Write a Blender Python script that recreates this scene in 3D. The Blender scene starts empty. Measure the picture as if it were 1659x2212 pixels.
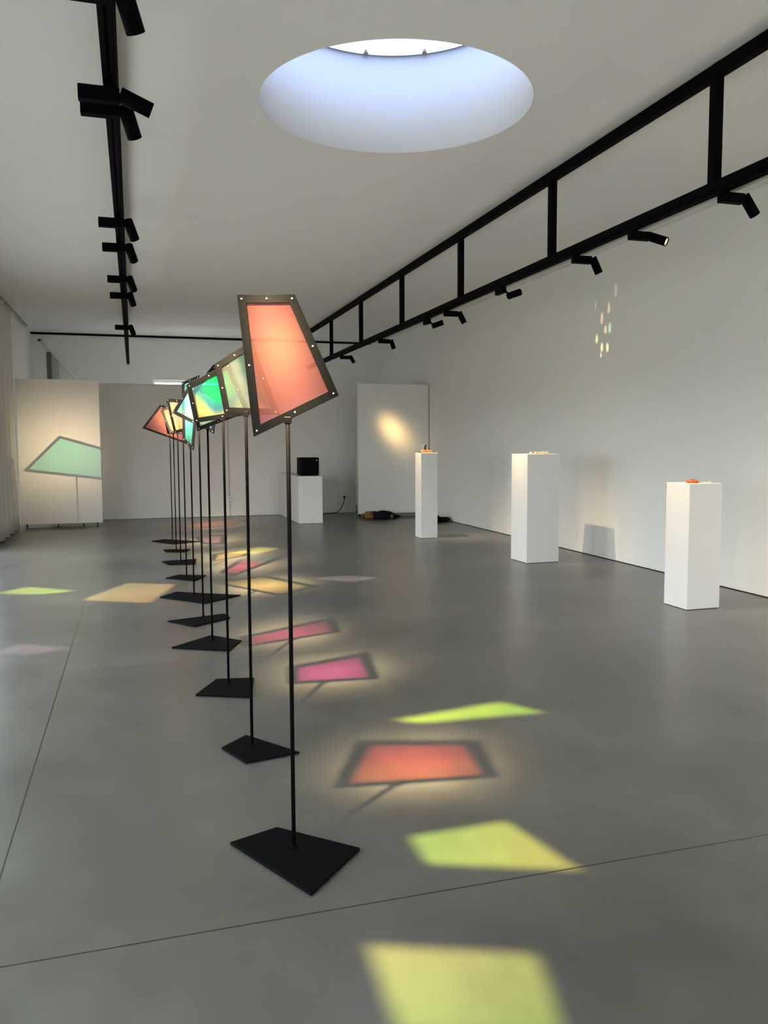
import bpy, bmesh, math, random
from mathutils import Vector, Matrix, noise

random.seed(7)
S = bpy.context.scene
COL = S.collection

# ------------------------------------------------------------------ camera, sky, exposure
cam_d = bpy.data.cameras.new('camera')
cam_d.sensor_fit = 'VERTICAL'
cam_d.sensor_height = 24.0
cam_d.lens = 24.0 * 1777.34 / 2212.0
cam_d.clip_end = 200
cam = bpy.data.objects.new('camera', cam_d)
COL.objects.link(cam)
YAW, PITCH, ROLL = 0.294299538, -0.0832814819, -0.00484339333
fw = Vector((math.sin(YAW) * math.cos(PITCH), math.cos(YAW) * math.cos(PITCH), math.sin(PITCH)))
rt = Vector((math.cos(YAW), -math.sin(YAW), 0))
dn = fw.cross(rt)
r2 = rt * math.cos(ROLL) - dn * math.sin(ROLL)
d2 = rt * math.sin(ROLL) + dn * math.cos(ROLL)
M = Matrix((( r2.x, -d2.x, -fw.x, 0), (r2.y, -d2.y, -fw.y, 0), (r2.z, -d2.z, -fw.z, 1.5), (0, 0, 0, 1)))
cam.matrix_world = M
S.camera = cam

S.view_settings.view_transform = 'Standard'
S.view_settings.look = 'None'
S.view_settings.gamma = 1.0
S.view_settings.use_curve_mapping = False
S.view_settings.exposure = 0.0
S.cycles.use_denoising = True
S.cycles.denoising_prefilter = 'ACCURATE'
S.cycles.use_adaptive_sampling = False
S.cycles.max_bounces = 10
S.cycles.diffuse_bounces = 6
S.cycles.transparent_max_bounces = 16
S.cycles.sample_clamp_indirect = 6.0
S.cycles.use_light_tree = True

SKY_STRENGTH = 10.8
PANE_LAMP = 5000.0        # watts of each lamp aimed at a coloured pane
PLINTH_LAMP = 280.0

WORLD = bpy.data.worlds.new('overcast_sky')
S.world = WORLD
WORLD.use_nodes = True
wn = WORLD.node_tree.nodes
wl = WORLD.node_tree.links
wn.clear()
w_out = wn.new('ShaderNodeOutputWorld')
w_bg = wn.new('ShaderNodeBackground')
w_tc = wn.new('ShaderNodeTexCoord')
w_sep = wn.new('ShaderNodeSeparateXYZ')
w_ramp = wn.new('ShaderNodeValToRGB')
w_map = wn.new('ShaderNodeMapRange')
w_map.inputs['From Min'].default_value = -1
w_map.inputs['From Max'].default_value = 1
e = w_ramp.color_ramp.elements
e[0].position = 0.0; e[0].color = (0.22, 0.22, 0.20, 1)
e[1].position = 1.0; e[1].color = (0.55, 0.64, 0.85, 1)
x_ = e.new(0.49); x_.color = (0.30, 0.30, 0.27, 1)
x_ = e.new(0.53); x_.color = (0.94, 0.965, 0.96, 1)
x_ = e.new(0.75); x_.color = (0.84, 0.92, 1.05, 1)
wl.new(w_tc.outputs['Generated'], w_sep.inputs[0])
wl.new(w_sep.outputs['Z'], w_map.inputs['Value'])
wl.new(w_map.outputs[0], w_ramp.inputs[0])
wl.new(w_ramp.outputs[0], w_bg.inputs['Color'])
w_bg.inputs['Strength'].default_value = SKY_STRENGTH
wl.new(w_bg.outputs[0], w_out.inputs[0])

RX0, RX1, RY0, RY1, CEIL = -2.06, 5.80, -4.0, 19.35, 3.92
SKY_C, SKY_R, SKY_TOP = (1.875, 5.841), 0.98, 4.70
WIN_Y = [(-1.6, 0.2), (1.4, 3.8), (4.8, 7.4), (8.1, 10.4), (10.9, 12.7)]      # windows of the left wall
WIN_Z = (0.03, 2.45)
FRONTWIN = (1.2, 5.7, 0.05, 3.3)                                   # window behind the camera
BACKWIN = (0.45, 2.1, 0.25, 2.95)                                  # window of the back wall: x0 x1 z0 z1


def portal(name, loc, rot, sx, sy, shape='RECTANGLE'):
    d = bpy.data.lights.new(name, 'AREA')
    d.shape = shape
    d.size = sx
    if shape == 'RECTANGLE':
        d.size_y = sy
    d.cycles.is_portal = True
    o = bpy.data.objects.new(name, d)
    COL.objects.link(o)
    o.location = loc
    o.rotation_euler = rot
    return o


portal('front_window_portal', ((FRONTWIN[0] + FRONTWIN[1]) / 2, RY0 - 0.1, (FRONTWIN[2] + FRONTWIN[3]) / 2),
       (math.pi / 2, 0, 0), FRONTWIN[1] - FRONTWIN[0], FRONTWIN[3] - FRONTWIN[2])
for i_, (a_, b_) in enumerate(WIN_Y):
    portal('window_portal', (RX0 - 0.12, (a_ + b_) / 2, sum(WIN_Z) / 2), (0, -math.pi / 2, 0),
           WIN_Z[1] - WIN_Z[0], b_ - a_)
portal('skylight_portal', (SKY_C[0], SKY_C[1], SKY_TOP + 0.001), (0, 0, 0), 2 * SKY_R + 0.06, 2 * SKY_R + 0.06, 'DISK')
portal('back_window_portal', ((BACKWIN[0] + BACKWIN[1]) / 2, RY1 + 0.1, (BACKWIN[2] + BACKWIN[3]) / 2),
       (-math.pi / 2, 0, 0), BACKWIN[1] - BACKWIN[0], BACKWIN[3] - BACKWIN[2])


# ------------------------------------------------------------------ helpers
def lin(c):
    def f(v):
        v /= 255.0
        return v / 12.92 if v <= 0.04045 else ((v + 0.055) / 1.055) ** 2.4
    return (f(c[0]), f(c[1]), f(c[2]), 1.0)


def new_mat(name):
    m = bpy.data.materials.new(name)
    m.use_nodes = True
    n = m.node_tree.nodes
    n.clear()
    out = n.new('ShaderNodeOutputMaterial')
    return m, n, m.node_tree.links, out


def pbr(name, col, rough=0.5, spec=0.5, metal=0.0, vary=0.0, scale=20.0, bump=0.0):
    m, n, l, out = new_mat(name)
    b = n.new('ShaderNodeBsdfPrincipled')
    b.inputs['Roughness'].default_value = rough
    b.inputs['Specular IOR Level'].default_value = spec
    b.inputs['Metallic'].default_value = metal
    l.new(b.outputs[0], out.inputs[0])
    tc = n.new('ShaderNodeTexCoord')
    nz = n.new('ShaderNodeTexNoise')
    nz.inputs['Scale'].default_value = scale
    nz.inputs['Detail'].default_value = 4
    l.new(tc.outputs['Object'], nz.inputs['Vector'])
    mx = n.new('ShaderNodeMix')
    mx.data_type = 'RGBA'
    c = col if len(col) == 4 else (*col, 1)
    mx.inputs[6].default_value = tuple(v * (1 - vary) for v in c[:3]) + (1,)
    mx.inputs[7].default_value = tuple(min(1, v * (1 + vary)) for v in c[:3]) + (1,)
    l.new(nz.outputs['Fac'], mx.inputs[0])
    l.new(mx.outputs[2], b.inputs['Base Color'])
    if bump:
        bp = n.new('ShaderNodeBump')
        bp.inputs['Strength'].default_value = bump
        bp.inputs['Distance'].default_value = 0.01
        l.new(nz.outputs['Fac'], bp.inputs['Height'])
        l.new(bp.outputs[0], b.inputs['Normal'])
    return m


def emit_mat(name, col, strength):
    m, n, l, out = new_mat(name)
    e = n.new('ShaderNodeEmission')
    e.inputs[0].default_value = (*col, 1)
    e.inputs[1].default_value = strength
    l.new(e.outputs[0], out.inputs[0])
    return m


def glass_mat(name, tint=(0.94, 0.96, 0.96), refl=0.06):
    m, n, l, out = new_mat(name)
    t = n.new('ShaderNodeBsdfTransparent')
    t.inputs[0].default_value = (*tint, 1)
    g = n.new('ShaderNodeBsdfGlossy')
    g.inputs['Roughness'].default_value = 0.02
    mx = n.new('ShaderNodeMixShader')
    mx.inputs[0].default_value = refl
    l.new(t.outputs[0], mx.inputs[1])
    l.new(g.outputs[0], mx.inputs[2])
    l.new(mx.outputs[0], out.inputs[0])
    return m


def box(bm, x0, x1, y0, y1, z0, z1):
    v = [bm.verts.new(p) for p in ((x0, y0, z0), (x1, y0, z0), (x1, y1, z0), (x0, y1, z0),
                                   (x0, y0, z1), (x1, y0, z1), (x1, y1, z1), (x0, y1, z1))]
    for f in ((3, 2, 1, 0), (4, 5, 6, 7), (0, 1, 5, 4), (1, 2, 6, 5), (2, 3, 7, 6), (3, 0, 4, 7)):
        bm.faces.new([v[i] for i in f])
    return bm


def tube(bm, p0, p1, r0, r1=None, seg=20, caps=True):
    p0, p1 = Vector(p0), Vector(p1)
    r1 = r0 if r1 is None else r1
    d = (p1 - p0).normalized()
    a = d.orthogonal().normalized()
    b = d.cross(a)
    rings = []
    for p, r in ((p0, r0), (p1, r1)):
        rings.append([bm.verts.new(p + (a * math.cos(2 * math.pi * i / seg) + b * math.sin(2 * math.pi * i / seg)) * r)
                      for i in range(seg)])
    for i in range(seg):
        j = (i + 1) % seg
        f = bm.faces.new((rings[0][i], rings[0][j], rings[1][j], rings[1][i]))
        f.smooth = True
    if caps:
        bm.faces.new(rings[0][::-1])
        bm.faces.new(rings[1])
    return bm


def path_tube(bm, pts, r, seg=8):
    pts = [Vector(p) for p in pts]
    rings = []
    up = Vector((0.3, 0.5, 0.8)).normalized()
    for i, p in enumerate(pts):
        d = (pts[min(i + 1, len(pts) - 1)] - pts[max(i - 1, 0)]).normalized()
        a = d.cross(up).normalized()
        b = d.cross(a)
        rings.append([bm.verts.new(p + (a * math.cos(2 * math.pi * k / seg) + b * math.sin(2 * math.pi * k / seg)) * r)
                      for k in range(seg)])
    for q in range(len(rings) - 1):
        for k in range(seg):
            j = (k + 1) % seg
            f = bm.faces.new((rings[q][k], rings[q][j], rings[q + 1][j], rings[q + 1][k]))
            f.smooth = True
    bm.faces.new(rings[0][::-1])
    bm.faces.new(rings[-1])
    return bm


def smooth_path(pts, n=8):
    """Catmull-Rom through the points."""
    P = [Vector(p) for p in pts]
    P = [2 * P[0] - P[1]] + P + [2 * P[-1] - P[-2]]
    out = []
    for i in range(1, len(P) - 2):
        for k in range(n):
            t = k / n
            a, b, c, d = P[i - 1], P[i], P[i + 1], P[i + 2]
            out.append(0.5 * ((2 * b) + (c - a) * t + (2 * a - 5 * b + 4 * c - d) * t * t + (3 * b - a - 3 * c + d) * t ** 3))
    out.append(P[-2])
    return out


def bevel(bm, w, seg=2):
    bmesh.ops.bevel(bm, geom=bm.edges[:], offset=w, segments=seg, affect='EDGES', profile=0.5)
    return bm


def obj(name, bm, mat, parent=None):
    bmesh.ops.recalc_face_normals(bm, faces=bm.faces[:])
    me = bpy.data.meshes.new(name)
    bm.to_mesh(me)
    bm.free()
    if mat is not None:
        me.materials.append(mat)
    o = bpy.data.objects.new(name, me)
    COL.objects.link(o)
    if parent is not None:
        o.parent = parent
    return o


def tag(o, label, cat, group=None, kind=None):
    if label:
        o['label'] = label
    if cat:
        o['category'] = cat
    if group:
        o['group'] = group
    if kind:
        o['kind'] = kind
    return o


def thing(name, label, cat, loc=(0, 0, 0), rz=0.0, group=None):
    o = bpy.data.objects.new(name, None)
    COL.objects.link(o)
    o.empty_display_size = 0.1
    o.location = loc
    o.rotation_euler = (0, 0, rz)
    return tag(o, label, cat, group)


def struct(name, bm, mat, parent=None):
    o = obj(name, bm, mat, parent)
    if parent is None:
        o['kind'] = 'structure'
    return o


# ------------------------------------------------------------------ materials
def floor_material():
    m, n, l, out = new_mat('polished_concrete')
    b = n.new('ShaderNodeBsdfPrincipled')
    l.new(b.outputs[0], out.inputs[0])
    tc = n.new('ShaderNodeTexCoord')

    def nz(scale, detail, rough=0.55, stretch=None):
        t = n.new('ShaderNodeTexNoise')
        t.inputs['Scale'].default_value = scale
        t.inputs['Detail'].default_value = detail
        t.inputs['Roughness'].default_value = rough
        if stretch:
            mp = n.new('ShaderNodeMapping')
            mp.inputs['Scale'].default_value = stretch
            l.new(tc.outputs['Object'], mp.inputs[0])
            l.new(mp.outputs[0], t.inputs['Vector'])
        else:
            l.new(tc.outputs['Object'], t.inputs['Vector'])
        return t
    big = nz(0.8, 3, 0.5)
    mid = nz(2.6, 7, 0.62, (1.0, 0.7, 1))
    r1 = n.new('ShaderNodeValToRGB')
    r1.color_ramp.elements[0].position = 0.28
    r1.color_ramp.elements[1].position = 0.72
    r1.color_ramp.elements[0].color = (0.078, 0.075, 0.064, 1)
    r1.color_ramp.elements[1].color = (0.140, 0.135, 0.115, 1)
    l.new(big.outputs['Fac'], r1.inputs[0])
    r2_ = n.new('ShaderNodeValToRGB')
    r2_.color_ramp.elements[0].position = 0.3
    r2_.color_ramp.elements[1].position = 0.75
    r2_.color_ramp.elements[0].color = (0.80, 0.80, 0.80, 1)
    r2_.color_ramp.elements[1].color = (1.20, 1.20, 1.19, 1)
    l.new(mid.outputs['Fac'], r2_.inputs[0])
    mul = n.new('ShaderNodeMix')
    mul.data_type = 'RGBA'
    mul.blend_type = 'MULTIPLY'
    mul.inputs[0].default_value = 1
    l.new(r1.outputs[0], mul.inputs[6])
    l.new(r2_.outputs[0], mul.inputs[7])
    # saw-cut joints
    sep = n.new('ShaderNodeSeparateXYZ')
    l.new(tc.outputs['Object'], sep.inputs[0])
    best = None
    for axis, pos in (('X', -0.487), ('X', 4.156), ('Y', 2.481), ('Y', 5.726), ('Y', 9.09), ('Y', 12.4), ('Y', 15.7), ('Y', -0.8)):
        s_ = n.new('ShaderNodeMath'); s_.operation = 'SUBTRACT'
        s_.inputs[1].default_value = pos
        l.new(sep.outputs[axis], s_.inputs[0])
        a_ = n.new('ShaderNodeMath'); a_.operation = 'ABSOLUTE'
        l.new(s_.outputs[0], a_.inputs[0])
        if best is None:
            best = a_
        else:
            mn = n.new('ShaderNodeMath'); mn.operation = 'MINIMUM'
            l.new(best.outputs[0], mn.inputs[0]); l.new(a_.outputs[0], mn.inputs[1])
            best = mn
    cut = n.new('ShaderNodeMapRange')
    cut.inputs['From Min'].default_value = 0.0022
    cut.inputs['From Max'].default_value = 0.0042
    l.new(best.outputs[0], cut.inputs['Value'])
    jm = n.new('ShaderNodeMix')
    jm.data_type = 'RGBA'
    jm.inputs[6].default_value = (0.010, 0.0095, 0.008, 1)
    l.new(cut.outputs[0], jm.inputs[0])
    l.new(mul.outputs[2], jm.inputs[7])
    # a few dark specks
    vo = n.new('ShaderNodeTexVoronoi')
    vo.inputs['Scale'].default_value = 1.3
    l.new(tc.outputs['Object'], vo.inputs['Vector'])
    sp = n.new('ShaderNodeMapRange')
    sp.inputs['From Min'].default_value = 0.006
    sp.inputs['From Max'].default_value = 0.012
    l.new(vo.outputs['Distance'], sp.inputs['Value'])
    sm = n.new('ShaderNodeMix')
    sm.data_type = 'RGBA'
    sm.inputs[6].default_value = (0.08, 0.075, 0.065, 1)
    l.new(sp.outputs[0], sm.inputs[0])
    l.new(jm.outputs[2], sm.inputs[7])
    l.new(sm.outputs[2], b.inputs['Base Color'])
    rr = n.new('ShaderNodeMapRange')
    rr.inputs['To Min'].default_value = 0.285
    rr.inputs['To Max'].default_value = 0.325
    l.new(mid.outputs['Fac'], rr.inputs['Value'])
    l.new(rr.outputs[0], b.inputs['Roughness'])
    b.inputs['Specular IOR Level'].default_value = 1.0
    return m


M_FLOOR = floor_material()
M_WALL = pbr('white_wall_paint', (0.78, 0.77, 0.735), 0.9, 0.2, vary=0.02, scale=3)
M_CEIL = pbr('white_ceiling_paint', (0.79, 0.785, 0.77), 0.95, 0.15, vary=0.02, scale=2)
M_WELL = pbr('white_well_paint', (0.82, 0.83, 0.85), 0.8, 0.2, vary=0.01)
M_PANEL = pbr('white_panel_paint', (0.74, 0.73, 0.70), 0.85, 0.2, vary=0.02, scale=4)
M_PLINTH = pbr('white_plinth_paint', (0.73, 0.72, 0.70), 0.7, 0.25, vary=0.015, scale=5)
M_BLACK = pbr('black_powder_coat', (0.0022, 0.0022, 0.0026), 0.6, 0.02, vary=0.1, scale=60)
M_STEEL = pbr('black_steel', (0.0035, 0.0037, 0.004), 0.6, 0.03, vary=0.12, scale=40)
M_FRAME = pbr('black_frame_lacquer', (0.0014, 0.0012, 0.001), 0.4, 0.2, vary=0.1, scale=30)
M_SCREW = pbr('bright_screw_steel', (0.75, 0.74, 0.7), 0.3, 0.5, metal=0.6)
M_GREY = pbr('grey_aluminium', (0.34, 0.335, 0.32), 0.5, 0.4, vary=0.05)
M_LINE = pbr('black_shadow_gap', (0.006, 0.006, 0.006), 0.8, 0.1)
M_CURT = pbr('white_curtain_cloth', (0.66, 0.64, 0.60), 0.95, 0.1, vary=0.03, scale=30)
M_RAIL = pbr('white_rail_paint', (0.82, 0.82, 0.78), 0.5, 0.4)
M_DARK = pbr('dark_recess', (0.03, 0.028, 0.024), 0.8, 0.2)
M_SPK = pbr('black_speaker_vinyl', (0.003, 0.003, 0.0035), 0.7, 0.06, vary=0.2, scale=80)
M_RUB = pbr('black_cable_rubber', (0.012, 0.012, 0.012), 0.6, 0.3)
M_CLOTH = pbr('dark_navy_cloth', (0.010, 0.010, 0.014), 0.95, 0.1, vary=0.3, scale=30, bump=0.5)
M_TAN = pbr('tan_cloth', (0.20, 0.11, 0.04), 0.9, 0.1, vary=0.3, scale=30, bump=0.5)
M_BLK2 = pbr('black_cloth', (0.005, 0.005, 0.005), 0.95, 0.1, vary=0.3, scale=30, bump=0.5)
M_WOOD = pbr('pale_orange_wood', (0.75, 0.34, 0.09), 0.5, 0.4, vary=0.12, scale=25)
M_ORANGE = pbr('orange_plastic', (0.85, 0.12, 0.02), 0.4, 0.5, vary=0.03)
M_CUBE = pbr('cream_block', (0.85, 0.78, 0.58), 0.4, 0.5)
M_PINKB = pbr('pale_pink_block', (0.85, 0.58, 0.45), 0.4, 0.5)
M_PLASTIC = pbr('white_plastic', (0.75, 0.74, 0.70), 0.4, 0.5)
M_CHROME = pbr('chrome', (0.6, 0.6, 0.6), 0.2, 0.5, metal=1.0)
M_CASTER = pbr('grey_caster_rubber', (0.05, 0.05, 0.05), 0.6, 0.3)
M_LENS = emit_mat('warm_lamp_glow', (1.0, 0.72, 0.40), 2.2)
M_LENS_OFF = pbr('dark_lens', (0.02, 0.02, 0.02), 0.15, 0.5)
M_GLASS = glass_mat('window_glass')

# ------------------------------------------------------------------ room shell
struct('floor', box(bmesh.new(), RX0 - 0.3, RX1 + 0.3, RY0 - 0.3, RY1 + 0.4, -0.2, 0.0), M_FLOOR)

bm = bmesh.new()                                                   # ceiling with a round opening
outer = [bm.verts.new(p) for p in ((RX0 - 0.3, RY0 - 0.3, CEIL), (RX1 + 0.3, RY0 - 0.3, CEIL),
                                   (RX1 + 0.3, RY1 + 0.4, CEIL), (RX0 - 0.3, RY1 + 0.4, CEIL))]
NS = 128
circ = [bm.verts.new((SKY_C[0] + SKY_R * math.cos(2 * math.pi * i / NS), SKY_C[1] + SKY_R * math.sin(2 * math.pi * i / NS), CEIL))
        for i in range(NS)]
ed = [bm.edges.new((outer[i], outer[(i + 1) % 4])) for i in range(4)] + [bm.edges.new((circ[i], circ[(i + 1) % NS])) for i in range(NS)]
bmesh.ops.triangle_fill(bm, edges=ed, use_beauty=True)
bad = [f for f in bm.faces if (f.calc_center_median() - Vector((SKY_C[0], SKY_C[1], CEIL))).length < SKY_R * 0.98
       and all(v in circ for v in f.verts)]
bmesh.ops.delete(bm, geom=bad, context='FACES_ONLY')
top = bmesh.ops.extrude_face_region(bm, geom=bm.faces[:])
bmesh.ops.translate(bm, verts=[g for g in top['geom'] if isinstance(g, bmesh.types.BMVert)], vec=(0, 0, 0.25))
ceil_o = struct('ceiling', bm, M_CEIL)

bm = bmesh.new()                                                   # skylight well: a round shaft with thickness
rings = []
for r, z in ((SKY_R - 0.001, CEIL + 0.0005), (SKY_R - 0.006, CEIL + 0.0005), (SKY_R - 0.006, SKY_TOP), (SKY_R + 0.08, SKY_TOP), (SKY_R + 0.08, CEIL + 0.26)):
    rings.append([bm.verts.new((SKY_C[0] + r * math.cos(2 * math.pi * i / NS), SKY_C[1] + r * math.sin(2 * math.pi * i / NS), z))
                  for i in range(NS)])
for q in range(4):
    for i in range(NS):
        j = (i + 1) % NS
        f = bm.faces.new((rings[q][i], rings[q][j], rings[q + 1][j], rings[q + 1][i]))
        f.smooth = q in (1, 3)
struct('trim_1', bm, M_WELL)

sky = thing('window_7', None, None, (SKY_C[0], SKY_C[1], SKY_TOP))
sky['kind'] = 'structure'
bm = bmesh.new()
prev = None
for k in range(9):                                                  # shallow dome, its dark tint added to dim the skylight
    a = k / 8 * math.pi / 2
    r, z = (SKY_R + 0.07) * math.cos(a), 0.30 * math.sin(a) + 0.001
    if k == 8:
        c = bm.verts.new((0, 0, z))
        for i in range(64):
            bm.faces.new((prev[i], prev[(i + 1) % 64], c)).smooth = True
    else:
        ring = [bm.verts.new((r * math.cos(2 * math.pi * i / 64), r * math.sin(2 * math.pi * i / 64), z)) for i in range(64)]
        if prev:
            for i in range(64):
                bm.faces.new((prev[i], prev[(i + 1) % 64], ring[(i + 1) % 64], ring[i])).smooth = True
        prev = ring
obj('dome_glazing', bm, glass_mat('dome_acrylic', (0.135, 0.155, 0.20), 0.03), sky)
for a in (math.radians(58), math.radians(87)):
    bm = tube(bmesh.new(), ((SKY_R - 0.015) * math.cos(a), (SKY_R - 0.015) * math.sin(a), -0.005),
              ((SKY_R - 0.015) * math.cos(a), (SKY_R - 0.015) * math.sin(a), 0.03), 0.022, 0.008, 12)
    obj('clip', bm, M_GREY, sky)


def wall_with_holes(name, axis, plane0, plane1, lo, hi, holes, z0h, z1h):
    bm = bmesh.new()
    def add(a0, a1, z0, z1):
        if axis == 'x':
            box(bm, plane0, plane1, a0, a1, z0, z1)
        else:
            box(bm, a0, a1, plane0, plane1, z0, z1)
    cur = lo
    for (a, b) in holes:
        add(cur, a, 0, CEIL)
        add(a, b, 0, z0h)
        add(a, b, z1h, CEIL)
        cur = b
    add(cur, hi, 0, CEIL)
    return struct(name, bm, M_WALL)


wall_with_holes('wall_left', 'x', RX0 - 0.24, RX0, RY0, RY1, WIN_Y, WIN_Z[0], WIN_Z[1])
wall_with_holes('wall_back', 'y', RY1, RY1 + 0.24, RX0, RX1, [(BACKWIN[0], BACKWIN[1])], BACKWIN[2], BACKWIN[3])
struct('wall_right', box(bmesh.new(), RX1, RX1 + 0.24, RY0, RY1, 0, CEIL), M_WALL)
wall_with_holes('wall_front', 'y', RY0 - 0.24, RY0, RX0, RX1, [(FRONTWIN[0], FRONTWIN[1])], FRONTWIN[2], FRONTWIN[3])
struct('trim_2', box(bmesh.new(), RX0 + 0.02, 5.55, RY1 - 0.035, RY1 - 0.001, CEIL - 0.045, CEIL - 0.001), M_LINE)
struct('baseboard_right', box(bmesh.new(), RX1 - 0.004, RX1 - 0.0005, RY0, RY1, 0.001, 0.009), M_LINE)


def window(n_, cx, cy, cz, w, h, along):
    o = thing(f'window_{n_}', None, None, (cx, cy, cz))
    o['kind'] = 'structure'
    if along == 'x':
        o.rotation_euler = (0, 0, math.pi / 2)
    bm = bmesh.new()
    t = 0.05
    box(bm, -w / 2, w / 2, -0.03, 0.03, -h / 2, -h / 2 + t)
    box(bm, -w / 2, w / 2, -0.03, 0.03, h / 2 - t, h / 2)
    box(bm, -w / 2, -w / 2 + t, -0.03, 0.03, -h / 2 + t, h / 2 - t)
    box(bm, w / 2 - t, w / 2, -0.03, 0.03, -h / 2 + t, h / 2 - t)
    box(bm, -t / 2, t / 2, -0.03, 0.03, -h / 2 + t, h / 2 - t)
    obj('window_frame', bm, M_RAIL, o)
    obj('window_pane', box(bmesh.new(), -w / 2 + t, w / 2 - t, -0.004, 0.004, -h / 2 + t, h / 2 - t), M_GLASS, o)


for i_, (a_, b_) in enumerate(WIN_Y):
    window(i_ + 1, RX0 - 0.18, (a_ + b_) / 2, sum(WIN_Z) / 2, b_ - a_, WIN_Z[1] - WIN_Z[0], 'x')
window(8, (FRONTWIN[0] + FRONTWIN[1]) / 2, RY0 - 0.18, (FRONTWIN[2] + FRONTWIN[3]) / 2, FRONTWIN[1] - FRONTWIN[0], FRONTWIN[3] - FRONTWIN[2], 'y')
window(6, (BACKWIN[0] + BACKWIN[1]) / 2, RY1 + 0.18, (BACKWIN[2] + BACKWIN[3]) / 2, BACKWIN[1] - BACKWIN[0], BACKWIN[3] - BACKWIN[2], 'y')

# ------------------------------------------------------------------ lighting trusses
POST_Y = [-2.0 + 0.14, 0.31, 2.47, 4.63, 6.80, 8.96, 11.13, 13.30, 15.43]
TRUSS_END = 17.6


def truss(name, label, x, posts, y0, y1, strip):
    t = thing(name, label, 'lighting truss', (x, 0, 0), 0, 'black ladder trusses under the ceiling')
    w = 0.03
    obj('top_chord', bevel(box(bmesh.new(), -w, w, y0, y1, CEIL - 0.10, CEIL - 0.012), 0.004, 1), M_BLACK, t)
    obj('bottom_chord', bevel(box(bmesh.new(), -w, w, y0, y1, 3.112, 3.172), 0.004, 1), M_BLACK, t)
    for y in posts:
        obj('post', box(bmesh.new(), -w + 0.001, w - 0.001, y - 0.032, y + 0.032, 3.170, CEIL - 0.098), M_BLACK, t)
    for y in posts:
        bm = bmesh.new()
        box(bm, -0.012, 0.012, y - 0.03, y + 0.03, CEIL - 0.014, CEIL - 0.0005)
        obj('ceiling_spacer', bm, M_BLACK, t)
    bm = bmesh.new()
    box(bm, -0.022, -0.006, y0, y1, 3.088, 3.113)
    box(bm, 0.006, 0.022, y0, y1, 3.088, 3.113)
    box(bm, -0.006, 0.006, y0, y1, 3.102, 3.113)
    obj('track', bm, M_BLACK, t)
    if strip:
        bm = bmesh.new()
        box(bm, 0.068, 0.106, y0, 12.9, 3.105, 3.125)
        for y in posts[:-2]:
            box(bm, 0.028, 0.07, y - 0.01, y + 0.01, 3.114, 3.122)
        o = obj('grey_strip', bm, M_GREY, t)
        o['label'] = 'grey aluminium strip along the outer side'
    return t


truss('ladder_truss', 'black ladder truss close to the right wall, with nine hanging posts and a grey strip', 3.65, POST_Y, -2.2, TRUSS_END, True)
truss('ladder_truss', 'black ladder truss over the row of stands, seen nearly end-on', -0.055, [y for y in POST_Y if y < 17], -2.2, 17.4, False)


def aim(o, d):
    o.rotation_euler = Vector(d).to_track_quat('-Z', 'Y').to_euler()


def spot(name, loc, target, watts, size_deg, blend=0.7, col=(1.0, 0.77, 0.46), radius=0.018, sigma=None):
    d = bpy.data.lights.new(name, 'SPOT')
    d.energy = watts
    d.color = col
    d.spot_size = math.radians(size_deg)
    d.spot_blend = blend
    d.shadow_soft_size = radius
    o = bpy.data.objects.new(name, d)
    COL.objects.link(o)
    o.location = loc
    ax = (Vector(target) - Vector(loc)).normalized()
    aim(o, ax)
    if sigma:                                                       # reflector lamp: soft bell-shaped beam
        d.use_nodes = True
        n, l = d.node_tree.nodes, d.node_tree.links
        geo = n.new('ShaderNodeNewGeometry')
        dt = n.new('ShaderNodeVectorMath'); dt.operation = 'DOT_PRODUCT'
        dt.inputs[1].default_value = ax
        l.new(geo.outputs['Incoming'], dt.inputs[0])
        k = 2.0 / math.radians(sigma) ** 2
        m1 = n.new('ShaderNodeMath'); m1.operation = 'MULTIPLY_ADD'
        m1.inputs[1].default_value = k
        m1.inputs[2].default_value = -k
        l.new(dt.outputs['Value'], m1.inputs[0])
        m2 = n.new('ShaderNodeMath'); m2.operation = 'EXPONENT'
        l.new(m1.outputs[0], m2.inputs[0])
        l.new(m2.outputs[0], n.get('Emission').inputs['Strength'])
    return o


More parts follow.
